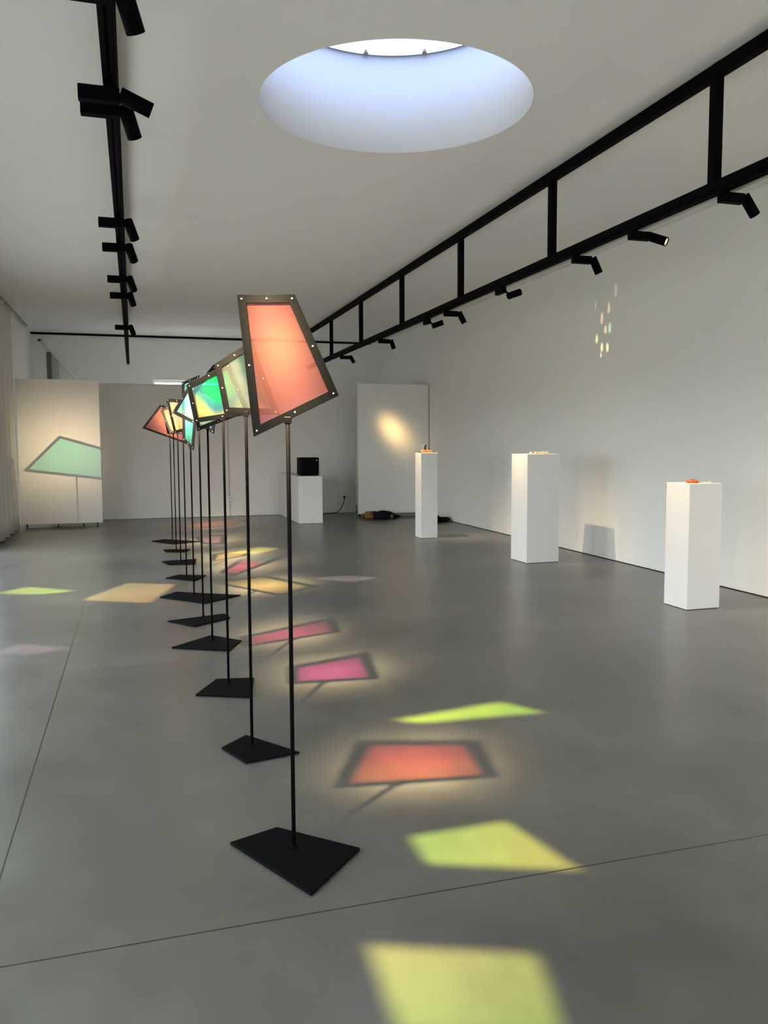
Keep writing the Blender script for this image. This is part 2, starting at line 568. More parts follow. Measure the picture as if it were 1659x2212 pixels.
def fixture(label, x_track, y, target, watts, size=24, blend=0.7, along_track=False, lit=True, group=None, col=(1.0, 0.77, 0.46), sigma=None):
    """Track spotlight: driver box under the rail, a stem, a cylindrical head aimed at target."""
    t = thing('track_spotlight', label, 'spotlight', (x_track, y, 3.088), 0, group)
    bx = bmesh.new()
    if along_track:
        box(bx, -0.024, 0.024, -0.09, 0.09, -0.068, -0.006)
        piv = Vector((0.05, -0.115, -0.10))
        st0 = Vector((0.0, -0.088, -0.04))
    else:
        x0 = -0.135 if x_track < 1 else -0.035
        box(bx, x0, x0 + 0.175, -0.026, 0.026, -0.068, -0.006)
        piv = Vector((x0 + 0.205, 0.0, -0.04))
        st0 = Vector((x0 + 0.172, 0.0, -0.03))
    obj('driver_box', bevel(bx, 0.003, 1), M_BLACK, t)
    obj('rail_clip', box(bmesh.new(), -0.02, 0.02, -0.03, 0.03, -0.008, -0.0008), M_BLACK, t)
    d = (Vector(target) - (Vector((x_track, y, 3.088)) + piv)).normalized()
    L = 0.145
    back = piv - d * (0.03 if not along_track else 0.125)
    front = back + d * L
    bm = tube(bmesh.new(), back, back + d * (L - 0.012), 0.034, None, 28)
    hd = obj('lamp_head', bm, M_BLACK, t)
    bm = bmesh.new()                                                # front rim: hollow ring
    a = d.orthogonal().normalized()
    b = d.cross(a)
    rg = []
    for r, o_ in ((0.034, L - 0.0125), (0.034, L), (0.029, L), (0.029, L - 0.0125)):
        rg.append([bm.verts.new(back + d * o_ + (a * math.cos(2 * math.pi * i / 28) + b * math.sin(2 * math.pi * i / 28)) * r) for i in range(28)])
    for q in range(4):
        for i in range(28):
            j = (i + 1) % 28
            bm.faces.new((rg[q][i], rg[q][j], rg[(q + 1) % 4][j], rg[(q + 1) % 4][i]))
    obj('rim', bm, M_BLACK, hd)
    obj('lens', tube(bmesh.new(), back + d * (L - 0.013), back + d * (L - 0.008), 0.0288, None, 28), M_LENS if lit else M_LENS_OFF, hd)
    obj('stem', tube(bmesh.new(), st0, piv, 0.010, None, 12), M_BLACK, t)
    w = Vector((x_track, y, 3.088)) + front + d * 0.004
    if lit and watts > 0:
        spot('lamp_light', w, target, watts, size, blend, col, sigma=sigma)
    return w


# ------------------------------------------------------------------ coloured panes on stands
def film_mat(name, view_stops, centre, size, lamp_a, lamp_b, t0, t1, glow=0.20, trans=0.74, zc=1.8, turb=0.25):
    """Dichroic film: its colour shifts with the angle at which light or sight crosses it."""
    m, n, l, out = new_mat(name)
    tc = n.new('ShaderNodeTexCoord')
    sep = n.new('ShaderNodeSeparateXYZ')
    l.new(tc.outputs['Object'], sep.inputs[0])
    sub = n.new('ShaderNodeVectorMath'); sub.operation = 'SUBTRACT'
    sub.inputs[1].default_value = (centre[0], 0, centre[1])
    l.new(tc.outputs['Object'], sub.inputs[0])
    sc = n.new('ShaderNodeVectorMath'); sc.operation = 'MULTIPLY'
    sc.inputs[1].default_value = (1 / size[0], 0, 1 / size[1])
    l.new(sub.outputs[0], sc.inputs[0])
    nz = n.new('ShaderNodeTexNoise')
    nz.inputs['Scale'].default_value = 6
    nz.inputs['Detail'].default_value = 2
    l.new(tc.outputs['Object'], nz.inputs['Vector'])
    nzc = n.new('ShaderNodeMath'); nzc.operation = 'SUBTRACT'
    nzc.inputs[1].default_value = 0.5
    l.new(nz.outputs['Fac'], nzc.inputs[0])
    ln = n.new('ShaderNodeVectorMath'); ln.operation = 'LENGTH'
    l.new(sc.outputs[0], ln.inputs[0])
    ma = n.new('ShaderNodeMath'); ma.operation = 'MULTIPLY_ADD'
    ma.inputs[1].default_value = turb * 2
    l.new(nzc.outputs[0], ma.inputs[0])
    l.new(ln.outputs['Value'], ma.inputs[2])
    vr = n.new('ShaderNodeValToRGB')  # iridescent film pattern by position, with seen lamp reflections painted into it
    els = vr.color_ramp.elements
    for i, (p, c) in enumerate(view_stops):
        if i < 2:
            el = els[i]; el.position = p
        else:
            el = els.new(p)
        el.color = lin(c)
    vr.color_ramp.interpolation = 'EASE'
    l.new(ma.outputs[0], vr.inputs[0])
    # colour of steep crossings
    mr = n.new('ShaderNodeMapRange')
    mr.inputs['From Min'].default_value = zc - 0.16
    mr.inputs['From Max'].default_value = zc + 0.16
    l.new(sep.outputs['Z'], mr.inputs['Value'])
    lc = n.new('ShaderNodeMix'); lc.data_type = 'RGBA'
    lc.inputs[6].default_value = (*lamp_a, 1)
    lc.inputs[7].default_value = (*lamp_b, 1)
    l.new(mr.outputs[0], lc.inputs[0])
    lw = n.new('ShaderNodeLayerWeight')
    lw.inputs['Blend'].default_value = 0.5
    an = n.new('ShaderNodeMapRange')
    an.inputs['From Min'].default_value = t0
    an.inputs['From Max'].default_value = t1
    l.new(lw.outputs['Facing'], an.inputs['Value'])
    tcx = n.new('ShaderNodeMix'); tcx.data_type = 'RGBA'
    l.new(an.outputs[0], tcx.inputs[0])
    l.new(vr.outputs[0], tcx.inputs[6])
    l.new(lc.outputs[2], tcx.inputs[7])
    tr = n.new('ShaderNodeBsdfTransparent')
    l.new(tcx.outputs[2], tr.inputs[0])
    df = n.new('ShaderNodeBsdfDiffuse')
    l.new(vr.outputs[0], df.inputs[0])
    tl = n.new('ShaderNodeBsdfTranslucent')
    l.new(vr.outputs[0], tl.inputs[0])
    hz = n.new('ShaderNodeMixShader'); hz.inputs[0].default_value = 0.5
    l.new(df.outputs[0], hz.inputs[1]); l.new(tl.outputs[0], hz.inputs[2])
    gl = n.new('ShaderNodeBsdfGlossy')
    gl.inputs['Roughness'].default_value = 0.03
    l.new(vr.outputs[0], gl.inputs[0])
    sh = n.new('ShaderNodeMixShader')
    sh.inputs[0].default_value = (1 - trans - glow) / (1 - trans)
    l.new(hz.outputs[0], sh.inputs[1]); l.new(gl.outputs[0], sh.inputs[2])
    mx = n.new('ShaderNodeMixShader'); mx.inputs[0].default_value = trans
    l.new(sh.outputs[0], mx.inputs[1]); l.new(tr.outputs[0], mx.inputs[2])
    l.new(mx.outputs[0], out.inputs[0])
    return m


def inset_poly(P, w):
    """P: convex quad as (u, z), clockwise or not; returns the quad moved inwards by w."""
    c = (sum(p[0] for p in P) / 4, sum(p[1] for p in P) / 4)
    L = []
    for i in range(4):
        a, b = P[i], P[(i + 1) % 4]
        d = (b[0] - a[0], b[1] - a[1])
        ln_ = math.hypot(*d)
        nn = (-d[1] / ln_, d[0] / ln_)
        if (c[0] - a[0]) * nn[0] + (c[1] - a[1]) * nn[1] < 0:
            nn = (-nn[0], -nn[1])
        L.append((nn, nn[0] * a[0] + nn[1] * a[1] + w))
    out = []
    for i in range(4):
        (n1, c1), (n2, c2) = L[i - 1], L[i]
        det = n1[0] * n2[1] - n1[1] * n2[0]
        out.append(((c1 * n2[1] - c2 * n1[1]) / det, (n1[0] * c2 - n2[0] * c1) / det))
    return out


STANDS = [
    (0.525, 2.901, -17.7, [(-0.171, 2.02), (0.031, 2.02), (0.182, 1.669), (-0.122, 1.525)], 1.583, [(-0.221, 0.116), (-0.032, 0.186), (0.234, -0.072), (-0.003, -0.323)]),
    (0.519, 3.981, -4.9, [(-0.142, 1.877), (0.036, 1.992), (0.163, 1.638), (-0.102, 1.646)], 1.643, [(-0.147, 0.03), (-0.007, 0.169), (0.209, -0.147), (-0.057, -0.197)]),
    (0.525, 5.086, 14.3, [(-0.223, 1.852), (0.044, 1.991), (0.177, 1.682), (-0.179, 1.625)], 1.654, [(-0.214, -0.157), (-0.062, 0.14), (0.17, 0.093), (0.102, -0.306)]),
    (0.533, 6.284, 28, [(-0.133, 1.877), (0.066, 2.094), (0.278, 1.717), (-0.089, 1.596)], 1.625, [(-0.309, -0.126), (0.006, 0.181), (0.211, -0.07), (0.088, -0.351)]),
    (0.538, 7.198, -45, [(-0.292, 1.771), (-0.083, 2.022), (0.214, 1.899), (0.16, 1.588)], 1.653, [(-0.305, -0.086), (0.189, 0.067), (0.216, -0.126), (-0.101, -0.364)]),
    (0.534, 8.276, -42, [(-0.085, 2.102), (0.126, 2.164), (0.037, 1.44), (-0.089, 1.542)], 1.47, [(-0.33, -0.014), (-0.164, 0.234), (0.442, -0.156), (0.063, -0.456)]),
    (0.533, 9.47, 35, [(-0.217, 1.998), (0.054, 1.993), (0.122, 1.675), (-0.119, 1.619)], 1.647, [(-0.23, -0.026), (-0.079, 0.165), (0.217, 0.016), (0.07, -0.311)]),
    (0.537, 10.74, -20, [(-0.214, 1.945), (-0.035, 1.998), (0.062, 1.627), (-0.1, 1.641)], 1.632, [(-0.235, 0.087), (0.205, 0.161), (0.164, -0.306), (-0.165, -0.236)]),
    (0.54, 11.95, 30, [(-0.169, 1.998), (0.054, 2.056), (0.125, 1.661), (-0.092, 1.641)], 1.649, [(-0.177, 0.096), (0.195, 0.0), (0.113, -0.259), (-0.15, -0.179)]),
    (0.545, 13.24, 34.3, [(-0.497, 1.745), (-0.154, 2.117), (0.34, 1.897), (0.385, 1.485)], 1.63, [(-0.315, -0.08), (-0.123, 0.128), (0.401, -0.361), (-0.01, -0.572)]),
]
RED, MAG, PINK, AMB, LIL, GRN = (1.0, 0.20, 0.12), (1.0, 0.12, 0.85), (1.0, 0.20, 0.50), (1.0, 0.78, 0.36), (0.75, 0.42, 0.80), (0.30, 0.85, 0.55)
# label, view colour stops, pattern centre, pattern size, lamp colours (low, high), angle range
FILMS = [
    ('tall salmon pink pane on a black post, nearest of the row', [(0.0, (251, 182, 156)), (0.5, (247, 160, 152)), (1.0, (245, 168, 182))], (-0.03, 1.83), (0.3, 0.3), (1.0, 0.32, 0.15), (1.0, 0.15, 0.24), 0.25, 0.5),
    ('pale grey green pane on a black post, second from the front', [(0.0, (70, 120, 122)), (0.5, (120, 165, 158)), (0.68, (205, 226, 212)), (1.0, (224, 222, 214))], (0.13, 1.92), (0.27, 0.42), MAG, (1.0, 0.15, 0.70), 0.15, 0.38),
    ('vivid green and blue pane on a black post, third from the front', [(0.0, (40, 235, 150)), (0.32, (60, 225, 150)), (0.52, (100, 180, 200)), (0.72, (240, 240, 170)), (1.0, (255, 190, 150))], (-0.02, 1.85), (0.27, 0.24), (1.0, 0.20, 0.55), (1.0, 0.15, 0.50), 0.3, 0.5),
    ('pane on a black post half hidden behind the vivid green pane', [(0.0, (215, 240, 215)), (1.0, (235, 240, 195))], (0.05, 1.8), (0.3, 0.3), PINK, (1.0, 0.22, 0.30), 0.35, 0.55),
    ('pale cyan and yellow pane with its sharp corner at left', [(0.0, (140, 225, 235)), (0.6, (215, 235, 170)), (1.0, (150, 205, 240))], (-0.2, 1.85), (0.4, 0.3), AMB, (1.0, 0.85, 0.36), 0.27, 0.34),
    ('narrow turquoise pane hanging lowest of the row', [(0.0, (110, 240, 225)), (1.0, (130, 225, 240))], (0.02, 1.7), (0.3, 0.4), PINK, (1.0, 0.20, 0.40), 0.245, 0.28),
    ('beige pane on a black post behind the turquoise pane', [(0.0, (236, 228, 190)), (0.6, (250, 205, 175)), (1.0, (190, 225, 205))], (-0.05, 1.7), (0.25, 0.3), AMB, (1.0, 0.70, 0.25), 0.38, 0.6),
    ('narrow peach pane on a black post in front of the pink pane', [(0.0, (252, 226, 185)), (1.0, (250, 200, 170))], (-0.1, 1.8), (0.25, 0.3), LIL, (0.8, 0.45, 0.75), 0.1, 0.2),
    ('second-farthest pane on a black post, hidden behind the peach pane', [(0.0, (250, 200, 180)), (1.0, (245, 175, 160))], (0, 1.8), (0.25, 0.3), PINK, PINK, 0.4, 0.6),
    ('wide salmon pane on a black post, farthest of the row', [(0.0, (248, 165, 148)), (0.6, (248, 160, 152)), (1.0, (240, 125, 175))], (-0.05, 1.9), (0.45, 0.5), (0.40, 1.0, 0.90), (0.40, 1.0, 0.90), 0.17, 0.06),
]


GLOW = {0: 0.085, 1: 0.06, 2: 0.095, 3: 0.3, 4: 0.055, 5: 0.135, 6: 0.07, 7: 0.07, 9: 0.07}


def make_stand(i):
    px, py, yaw, quad, ztop, base = STANDS[i]
    label, stops, cen, siz, la, lb, t0, t1 = FILMS[i]
    root = thing('display_stand', label, 'display stand', (px, py, 0), 0, 'coloured panes on black stands in a row')
    bm = bmesh.new()
    lo = [bm.verts.new((x, y, 0.0005)) for x, y in base]
    hi = [bm.verts.new((x, y, 0.0115)) for x, y in base]
    bm.faces.new(lo[::-1]); bm.faces.new(hi)
    for k in range(4):
        bm.faces.new((lo[k], lo[(k + 1) % 4], hi[(k + 1) % 4], hi[k]))
    bmesh.ops.recalc_face_normals(bm, faces=bm.faces[:])
    bevel(bm, 0.002, 2)
    bp = obj('base_plate', bm, M_STEEL, root)
    pole = obj('pole', tube(bmesh.new(), (0, 0, 0.011), (0, 0, ztop + 0.002), 0.0077, None, 20), M_STEEL, root)
    obj('weld_collar', tube(bmesh.new(), (0, 0, 0.0115), (0, 0, 0.022), 0.012, 0.0085, 20), M_STEEL, pole)
    th = math.radians(yaw)
    W = 0.029
    inn = inset_poly(quad, W)
    bm = bmesh.new()
    T = 0.005
    vs = {}
    for tagn, P in (('o', quad), ('i', inn)):
        for s in (-1, 1):
            vs[tagn, s] = [bm.verts.new((u, s * T, z)) for u, z in P]
    for s in (-1, 1):
        for k in range(4):
            j = (k + 1) % 4
            bm.faces.new((vs['o', s][k], vs['o', s][j], vs['i', s][j], vs['i', s][k]))
    for tn in ('o', 'i'):
        for k in range(4):
            j = (k + 1) % 4
            bm.faces.new((vs[tn, -1][k], vs[tn, -1][j], vs[tn, 1][j], vs[tn, 1][k]))
    bmesh.ops.recalc_face_normals(bm, faces=bm.faces[:])
    bevel(bm, 0.0008, 1)
    fr = obj('pane_frame', bm, M_FRAME, root)
    fr.rotation_euler = (0, 0, th)
    # film between the two halves of the frame
    film_in = inset_poly(quad, W * 0.8)
    bm = bmesh.new()
    bm.faces.new([bm.verts.new((u, 0.0, z)) for u, z in film_in])
    zc = sum(p[1] for p in quad) / 4
    fm = obj('film', bm, film_mat('dichroic_film', stops, cen, siz, la, lb, t0, t1, zc=zc, glow=GLOW.get(i, 0.20), trans=0.94 - GLOW.get(i, 0.20)), root)
    fm.rotation_euler = (0, 0, th)
    fm['label'] = 'coloured see-through film'
    mid = inset_poly(quad, W * 0.5)
    pts = []
    for k in range(4):
        a, b = mid[k], mid[(k + 1) % 4]
        pts.append(a)
        pts.append(((a[0] + b[0]) / 2, (a[1] + b[1]) / 2))
    for (u, z) in pts:
        s = obj('screw', tube(bmesh.new(), (u, -T - 0.002, z), (u, T + 0.002, z), 0.0031, None, 10), M_SCREW, fr)
    # clamp that holds the frame on the pole
    bm = bmesh.new()
    box(bm, -0.013, 0.013, -0.009, 0.009, ztop - 0.012, ztop + 0.012)
    c = obj('clamp', bevel(bm, 0.002, 1), M_FRAME, root)
    c.rotation_euler = (0, 0, th)
    return root


for i in range(10):
    make_stand(i)


def pane_centre(i):
    px, py, yaw, quad, *_ = STANDS[i]
    u = sum(p[0] for p in quad) / 4
    z = sum(p[1] for p in quad) / 4
    th = math.radians(yaw)
    return Vector((px + u * math.cos(th), py + u * math.sin(th), z))


# left truss: one lamp for each pane
G_L = 'track spotlights above the stands'
LX = -0.055
LEFT = [
    (2.47, 0, None), (3.12, 1, 'black track spotlight over the stands, closest to the camera and cut by the top edge'),
    (4.00, None, 'black track spotlight tilted flattest, first of the close pair over the stands'),
    (4.17, 2, 'black track spotlight hanging steeply, second of the close pair over the stands'),
    (6.22, 4, 'black track spotlight over the stands, first beyond the close pair'),
    (6.98, 5, 'black track spotlight over the stands, second beyond the close pair'),
    (8.29, 6, 'black track spotlight over the stands, third beyond the close pair'),
    (9.18, 7, 'black track spotlight over the stands, fourth beyond the close pair'),
    (11.63, 9, 'black track spotlight over the stands, last before the back wall'),
]
for y, k, lab in LEFT:
    tgt = pane_centre(k) if k is not None else (5.79, 4.7, 0.95)
    fixture(lab or 'black track spotlight over the stands, above the top edge of the view', LX, y, tgt,
            PANE_LAMP * (1.0 if k < 3 else 2.1) if k is not None else 600, 40, 0.5, group=G_L, sigma=4.9 if k is not None else 12.0)

# right truss
G_R = 'track spotlights beside the right wall'
RXT = 3.65
fixture('black track spotlight by the right wall with glowing rim, closest to the camera', RXT, 4.53, (5.75, 4.6, 0.7), 650, 60, 0.5, sigma=14, group=G_R)
fixture('black track spotlight by the right wall, its lit lens facing the room', RXT, 5.53, (5.4, 3.5, 1.9), 2400, 60, 0.5, sigma=14, group=G_R)
fixture('black track spotlight by the right wall, aimed down at the plinth with the orange disc', RXT, 6.37, (4.85, 6.30, 0.95), PLINTH_LAMP, 60, 0.5, sigma=13, group=G_R)
fixture('black track spotlight turned level along the truss, the nearer of two', RXT, 7.88, pane_centre(9) + Vector((-0.14, 0, 0.13)), 4200, 40, 0.5, along_track=True, group=G_R, sigma=4.6)
fixture('black track spotlight by the right wall, aimed down at the plinth with cream blocks', RXT, 9.40, (4.86, 9.42, 1.2), PLINTH_LAMP * 1.6, 60, 0.5, sigma=11, group=G_R)
fixture('black track spotlight turned level along the truss, the farther of two', RXT, 10.1, (0.5, 11.9, 1.8), 0, 20, 0.9, along_track=True, lit=False, group=G_R)
fixture('black track spotlight by the right wall, aimed down at the slim plinth', RXT, 12.17, (4.62, 12.2, 1.0), PLINTH_LAMP * 2.2, 60, 0.5, sigma=11, group=G_R)
fixture('black track spotlight by the right wall, farthest from the camera', RXT, 14.61, (5.06, 15.9, 1.72), 520, 40, 0.5, group=G_R, col=(1.0, 0.66, 0.26), sigma=6.2)


# added spots without fixtures, imitating the coloured light that panes throw on the floor
def add_patch_light(loc, poly, col_a, col_b, strength, soft=0.05, split=None):
    """Added spot whose beam is masked to a quadrilateral on the floor (poly: floor points)."""
    L = Vector(loc)
    c = Vector((sum(p[0] for p in poly) / 4, sum(p[1] for p in poly) / 4, 0))
    far = max((Vector((p[0], p[1], 0)) - L).angle(c - L) for p in poly)
    o = spot('added_patch_light', loc, c, strength, math.degrees(2 * far) + 14, 0.15, (1, 1, 1), 0.004)
    d = o.data
    d.use_nodes = True
    n, l = d.node_tree.nodes, d.node_tree.links
    em = n.get('Emission')
    geo = n.new('ShaderNodeNewGeometry')
    sp = n.new('ShaderNodeSeparateXYZ')
    l.new(geo.outputs['Incoming'], sp.inputs[0])

    def mth(op, a, b=None, c_=None):
        q = n.new('ShaderNodeMath')
        q.operation = op
        for i_, v in enumerate((a, b, c_)):
            if v is None:
                continue
            if isinstance(v, (int, float)):
                q.inputs[i_].default_value = v
            else:
                l.new(v, q.inputs[i_])
        return q.outputs[0]
    k = mth('DIVIDE', -L.z, sp.outputs['Z'])
    fx = mth('MULTIPLY_ADD', sp.outputs['X'], k, L.x)
    fy = mth('MULTIPLY_ADD', sp.outputs['Y'], k, L.y)
    area = sum(poly[i][0] * poly[(i + 1) % 4][1] - poly[(i + 1) % 4][0] * poly[i][1] for i in range(4))
    sgn = 1 if area > 0 else -1
    prod = None
    for i in range(4):
        a, b = poly[i], poly[(i + 1) % 4]
        ex, ey = b[0] - a[0], b[1] - a[1]
        ll = math.hypot(ex, ey)
        nx, ny = -ey / ll * sgn, ex / ll * sgn
        s1 = mth('MULTIPLY_ADD', fx, nx, -(nx * a[0] + ny * a[1]))
        s2 = mth('MULTIPLY_ADD', fy, ny, s1)
        ms = n.new('ShaderNodeMapRange')
        ms.interpolation_type = 'SMOOTHSTEP'
        ms.inputs['From Min'].default_value = 0.0
        ms.inputs['From Max'].default_value = soft
        l.new(s2, ms.inputs['Value'])
        prod = ms.outputs[0] if prod is None else mth('MULTIPLY', prod, ms.outputs[0])
    down = mth('LESS_THAN', sp.outputs['Z'], -0.02)
    prod = mth('MULTIPLY', prod, down)
    mixc = n.new('ShaderNodeMix')
    mixc.data_type = 'RGBA'
    mixc.inputs[6].default_value = (*col_a, 1)
    mixc.inputs[7].default_value = (*col_b, 1)
    a, b = split or ((poly[2][0] + poly[3][0]) / 2, (poly[2][1] + poly[3][1]) / 2), ((poly[0][0] + poly[1][0]) / 2, (poly[0][1] + poly[1][1]) / 2)
    if split:
        a, b = split
    dx, dy = b[0] - a[0], b[1] - a[1]
    q2 = dx * dx + dy * dy
    t1 = mth('MULTIPLY_ADD', fx, dx / q2, -(dx * a[0] + dy * a[1]) / q2)
    t2 = mth('MULTIPLY_ADD', fy, dy / q2, t1)
    l.new(t2, mixc.inputs[0])
    l.new(mixc.outputs[2], em.inputs['Color'])
    l.new(prod, em.inputs['Strength'])
    return o


LIME, YEL = (0.50, 0.85, 0.10), (0.95, 0.80, 0.16)
add_patch_light((0.05, 2.10, 3.0), [(0.585, 2.335), (1.15, 2.105), (1.038, 1.70), (0.556, 1.86)], (0.58, 0.80, 0.10), (0.98, 0.88, 0.22), 2600, 0.10)
add_patch_light((0.0, 3.5, 2.95), [(0.925, 2.92), (1.41, 2.93), (1.52, 2.39), (0.92, 2.635)], (0.85, 0.80, 0.10), (0.55, 0.82, 0.12), 3100, 0.09, ((1.4, 2.6), (1.0, 2.85)))
add_patch_light((0.05, 4.50, 3.0), [(1.22, 4.205), (2.03, 4.34), (2.25, 3.97), (1.38, 4.02)], (0.55, 0.85, 0.06), (0.72, 0.92, 0.05), 4300, 0.12)
add_patch_light((0.05, 9.9, 3.0), [(1.063, 11.402), (1.72, 12.05), (2.06, 11.699), (1.60, 11.1)], YEL, (0.85, 0.9, 0.12), 4300, 0.15)
add_patch_light((0.05, 7.7, 3.0), [(1.74, 8.956), (2.26, 9.10), (2.70, 8.756), (2.22, 8.50)], (0.62, 0.45, 0.55), (0.55, 0.45, 0.6), 2400, 0.12)
add_patch_light((-0.12, 9.15, 3.0), [(-1.50, 9.026), (-1.12, 9.46), (-0.50, 8.935), (-0.925, 8.77)], LIME, (0.7, 0.9, 0.1), 2900, 0.14)
add_patch_light((-0.12, 9.15, 3.0), [(-0.58, 8.378), (-0.131, 9.34), (0.45, 9.055), (0.132, 7.95)], (0.95, 0.55, 0.20), (0.95, 0.75, 0.28), 1700, 0.10)
add_patch_light((-0.12, 6.7, 3.0), [(-1.09, 6.412), (-0.882, 6.75), (-0.36, 6.406), (-0.735, 6.22)], (0.62, 0.45, 0.65), (0.6, 0.45, 0.7), 950, 0.12)


def dotted_light(loc, dots, strength):
    """Small glints on the right wall, masked out of an added spot above the plinth blocks."""
    L = Vector(loc)
    cy = sum(d[0] for d in dots) / len(dots)
    cz = sum(d[1] for d in dots) / len(dots)
    o = spot('added_glint_light', loc, (RX1, cy, cz), strength, 80, 0.1, (1, 1, 1), 0.003)
    d = o.data
    d.use_nodes = True
    n, l = d.node_tree.nodes, d.node_tree.links
    em = n.get('Emission')
    geo = n.new('ShaderNodeNewGeometry')
    k = n.new('ShaderNodeSeparateXYZ')
    l.new(geo.outputs['Incoming'], k.inputs[0])
    dv = n.new('ShaderNodeMath'); dv.operation = 'DIVIDE'
    dv.inputs[0].default_value = RX1 - L.x
    l.new(k.outputs['X'], dv.inputs[1])
    sc = n.new('ShaderNodeVectorMath'); sc.operation = 'SCALE'
    l.new(geo.outputs['Incoming'], sc.inputs[0])
    l.new(dv.outputs[0], sc.inputs['Scale'])
    ad = n.new('ShaderNodeVectorMath'); ad.operation = 'ADD'
    ad.inputs[1].default_value = L
    l.new(sc.outputs[0], ad.inputs[0])
    acc = None
    for (y, z, ry, rz, col) in dots:
        s1 = n.new('ShaderNodeVectorMath'); s1.operation = 'SUBTRACT'
        s1.inputs[1].default_value = (RX1, y, z)
        l.new(ad.outputs[0], s1.inputs[0])
        s2 = n.new('ShaderNodeVectorMath'); s2.operation = 'MULTIPLY'
        s2.inputs[1].default_value = (0, 1 / ry, 1 / rz)
        l.new(s1.outputs[0], s2.inputs[0])
        s3 = n.new('ShaderNodeVectorMath'); s3.operation = 'LENGTH'
        l.new(s2.outputs[0], s3.inputs[0])
        s4 = n.new('ShaderNodeMapRange'); s4.interpolation_type = 'SMOOTHSTEP'
        s4.inputs['From Min'].default_value = 1.15
        s4.inputs['From Max'].default_value = 0.7
        l.new(s3.outputs['Value'], s4.inputs['Value'])
        s5 = n.new('ShaderNodeVectorMath'); s5.operation = 'SCALE'
        s5.inputs[0].default_value = col
        l.new(s4.outputs[0], s5.inputs['Scale'])
        if acc is None:
            acc = s5
        else:
            s6 = n.new('ShaderNodeVectorMath'); s6.operation = 'ADD'
            l.new(acc.outputs[0], s6.inputs[0]); l.new(s5.outputs[0], s6.inputs[1])
            acc = s6
    l.new(acc.outputs[0], em.inputs['Color'])
    return o


OR_, GR_, YE_, WH_ = (1.0, 0.62, 0.32), (0.55, 0.8, 0.5), (0.9, 0.85, 0.35), (0.5, 0.45, 0.36)
dotted_light((4.86, 9.42, 1.46), [(9.146, 3.385, 0.035, 0.085, WH_), (9.297, 3.193, 0.035, 0.075, OR_), (9.616, 3.272, 0.02, 0.06, WH_),
                                 (9.455, 3.089, 0.036, 0.078, OR_), (9.363, 2.931, 0.034, 0.06, OR_), (9.267, 2.94, 0.036, 0.068, GR_),
                                 (9.569, 2.839, 0.036, 0.062, YE_), (9.443, 2.715, 0.034, 0.06, YE_), (9.312, 2.70, 0.034, 0.062, YE_),
                                 (9.463, 2.62, 0.022, 0.03, OR_), (10.407, 3.6, 0.04, 0.12, (0.2, 0.18, 0.15))], 150)

# ------------------------------------------------------------------ movable wall panels
pn = thing('wall_panel', 'white movable wall panel at left on casters, lit warm around a green shadow', 'partition panel', (-1.275, 15.96, 0), 0, 'movable white wall panels')
obj('panel_board', bevel(box(bmesh.new(), -0.695, 0.697, -0.03, 0.03, 0.075, 2.672), 0.004, 1), M_PANEL, pn)


def caster(parent, x, y):
    bm = tube(bmesh.new(), (x - 0.012, y, 0.036), (x + 0.012, y, 0.036), 0.036, None, 20)
    w = obj('caster', bm, M_CASTER, parent)
    bm = box(bmesh.new(), x - 0.02, x - 0.013, y - 0.014, y + 0.014, 0.03, 0.085)
    box(bm, x + 0.013, x + 0.02, y - 0.014, y + 0.014, 0.03, 0.085)
    box(bm, x - 0.02, x + 0.02, y - 0.014, y + 0.014, 0.072, 0.085)
    obj('caster_fork', bm, M_CHROME, w)


bm = box(bmesh.new(), -0.66, 0.42, 0.031, 0.36, 0.07, 0.105)
obj('chassis', bm, M_DARK, pn)
for x, y in ((0.60, 0.05), (-0.08, 0.12), (-0.6, 0.05), (0.35, 0.3)):
    caster(pn, x, y)

pn = thing('wall_panel', 'long white movable wall panel across the back with a socket strip', 'partition panel', (2.0, 17.36, 0), 0, 'movable white wall panels')
obj('panel_board', bevel(box(bmesh.new(), -2.62, 2.60, -0.06, 0.06, 0.004, 2.71), 0.004, 1), M_PANEL, pn)

pn = thing('wall_panel', 'white movable wall panel at right with an oval glow, against the right wall', 'partition panel', (5.035, 15.95, 0), 0, 'movable white wall panels')
obj('panel_board', bevel(box(bmesh.new(), -0.745, 0.745, -0.05, 0.05, 0.085, 2.685), 0.004, 1), M_PANEL, pn)
obj('chassis', box(bmesh.new(), -0.68, 0.70, 0.0, 0.4, 0.075, 0.11), M_DARK, pn)
for x, y in ((-0.62, 0.06), (0.62, 0.06), (-0.62, 0.34), (0.62, 0.34)):
    caster(pn, x, y)

# ------------------------------------------------------------------ curtain at left
def curtain(name, label, cat, pts_fn, y0, y1, x, z0, z1, amp, waves, nseg=120):
    bm = bmesh.new()
    cols = []
    nz_ = 14
    for i in range(nseg + 1):
        t = i / nseg
        col = []
        for k in range(nz_ + 1):
            s = k / nz_
            z = z0 + (z1 - z0) * s
            a = amp * (1.15 - 0.4 * s)
            ph = waves * 2 * math.pi * t + 0.5 * math.sin(3 * s)
            dx = a * (math.sin(ph) + 0.35 * math.sin(2.3 * ph + 1))
            col.append(bm.verts.new((x + dx, y0 + (y1 - y0) * t + 0.015 * math.sin(5 * s + 9 * t), z)))
        cols.append(col)
    for i in range(nseg):
        for k in range(nz_):
            f = bm.faces.new((cols[i][k], cols[i + 1][k], cols[i + 1][k + 1], cols[i][k + 1]))
            f.smooth = True
    return bm


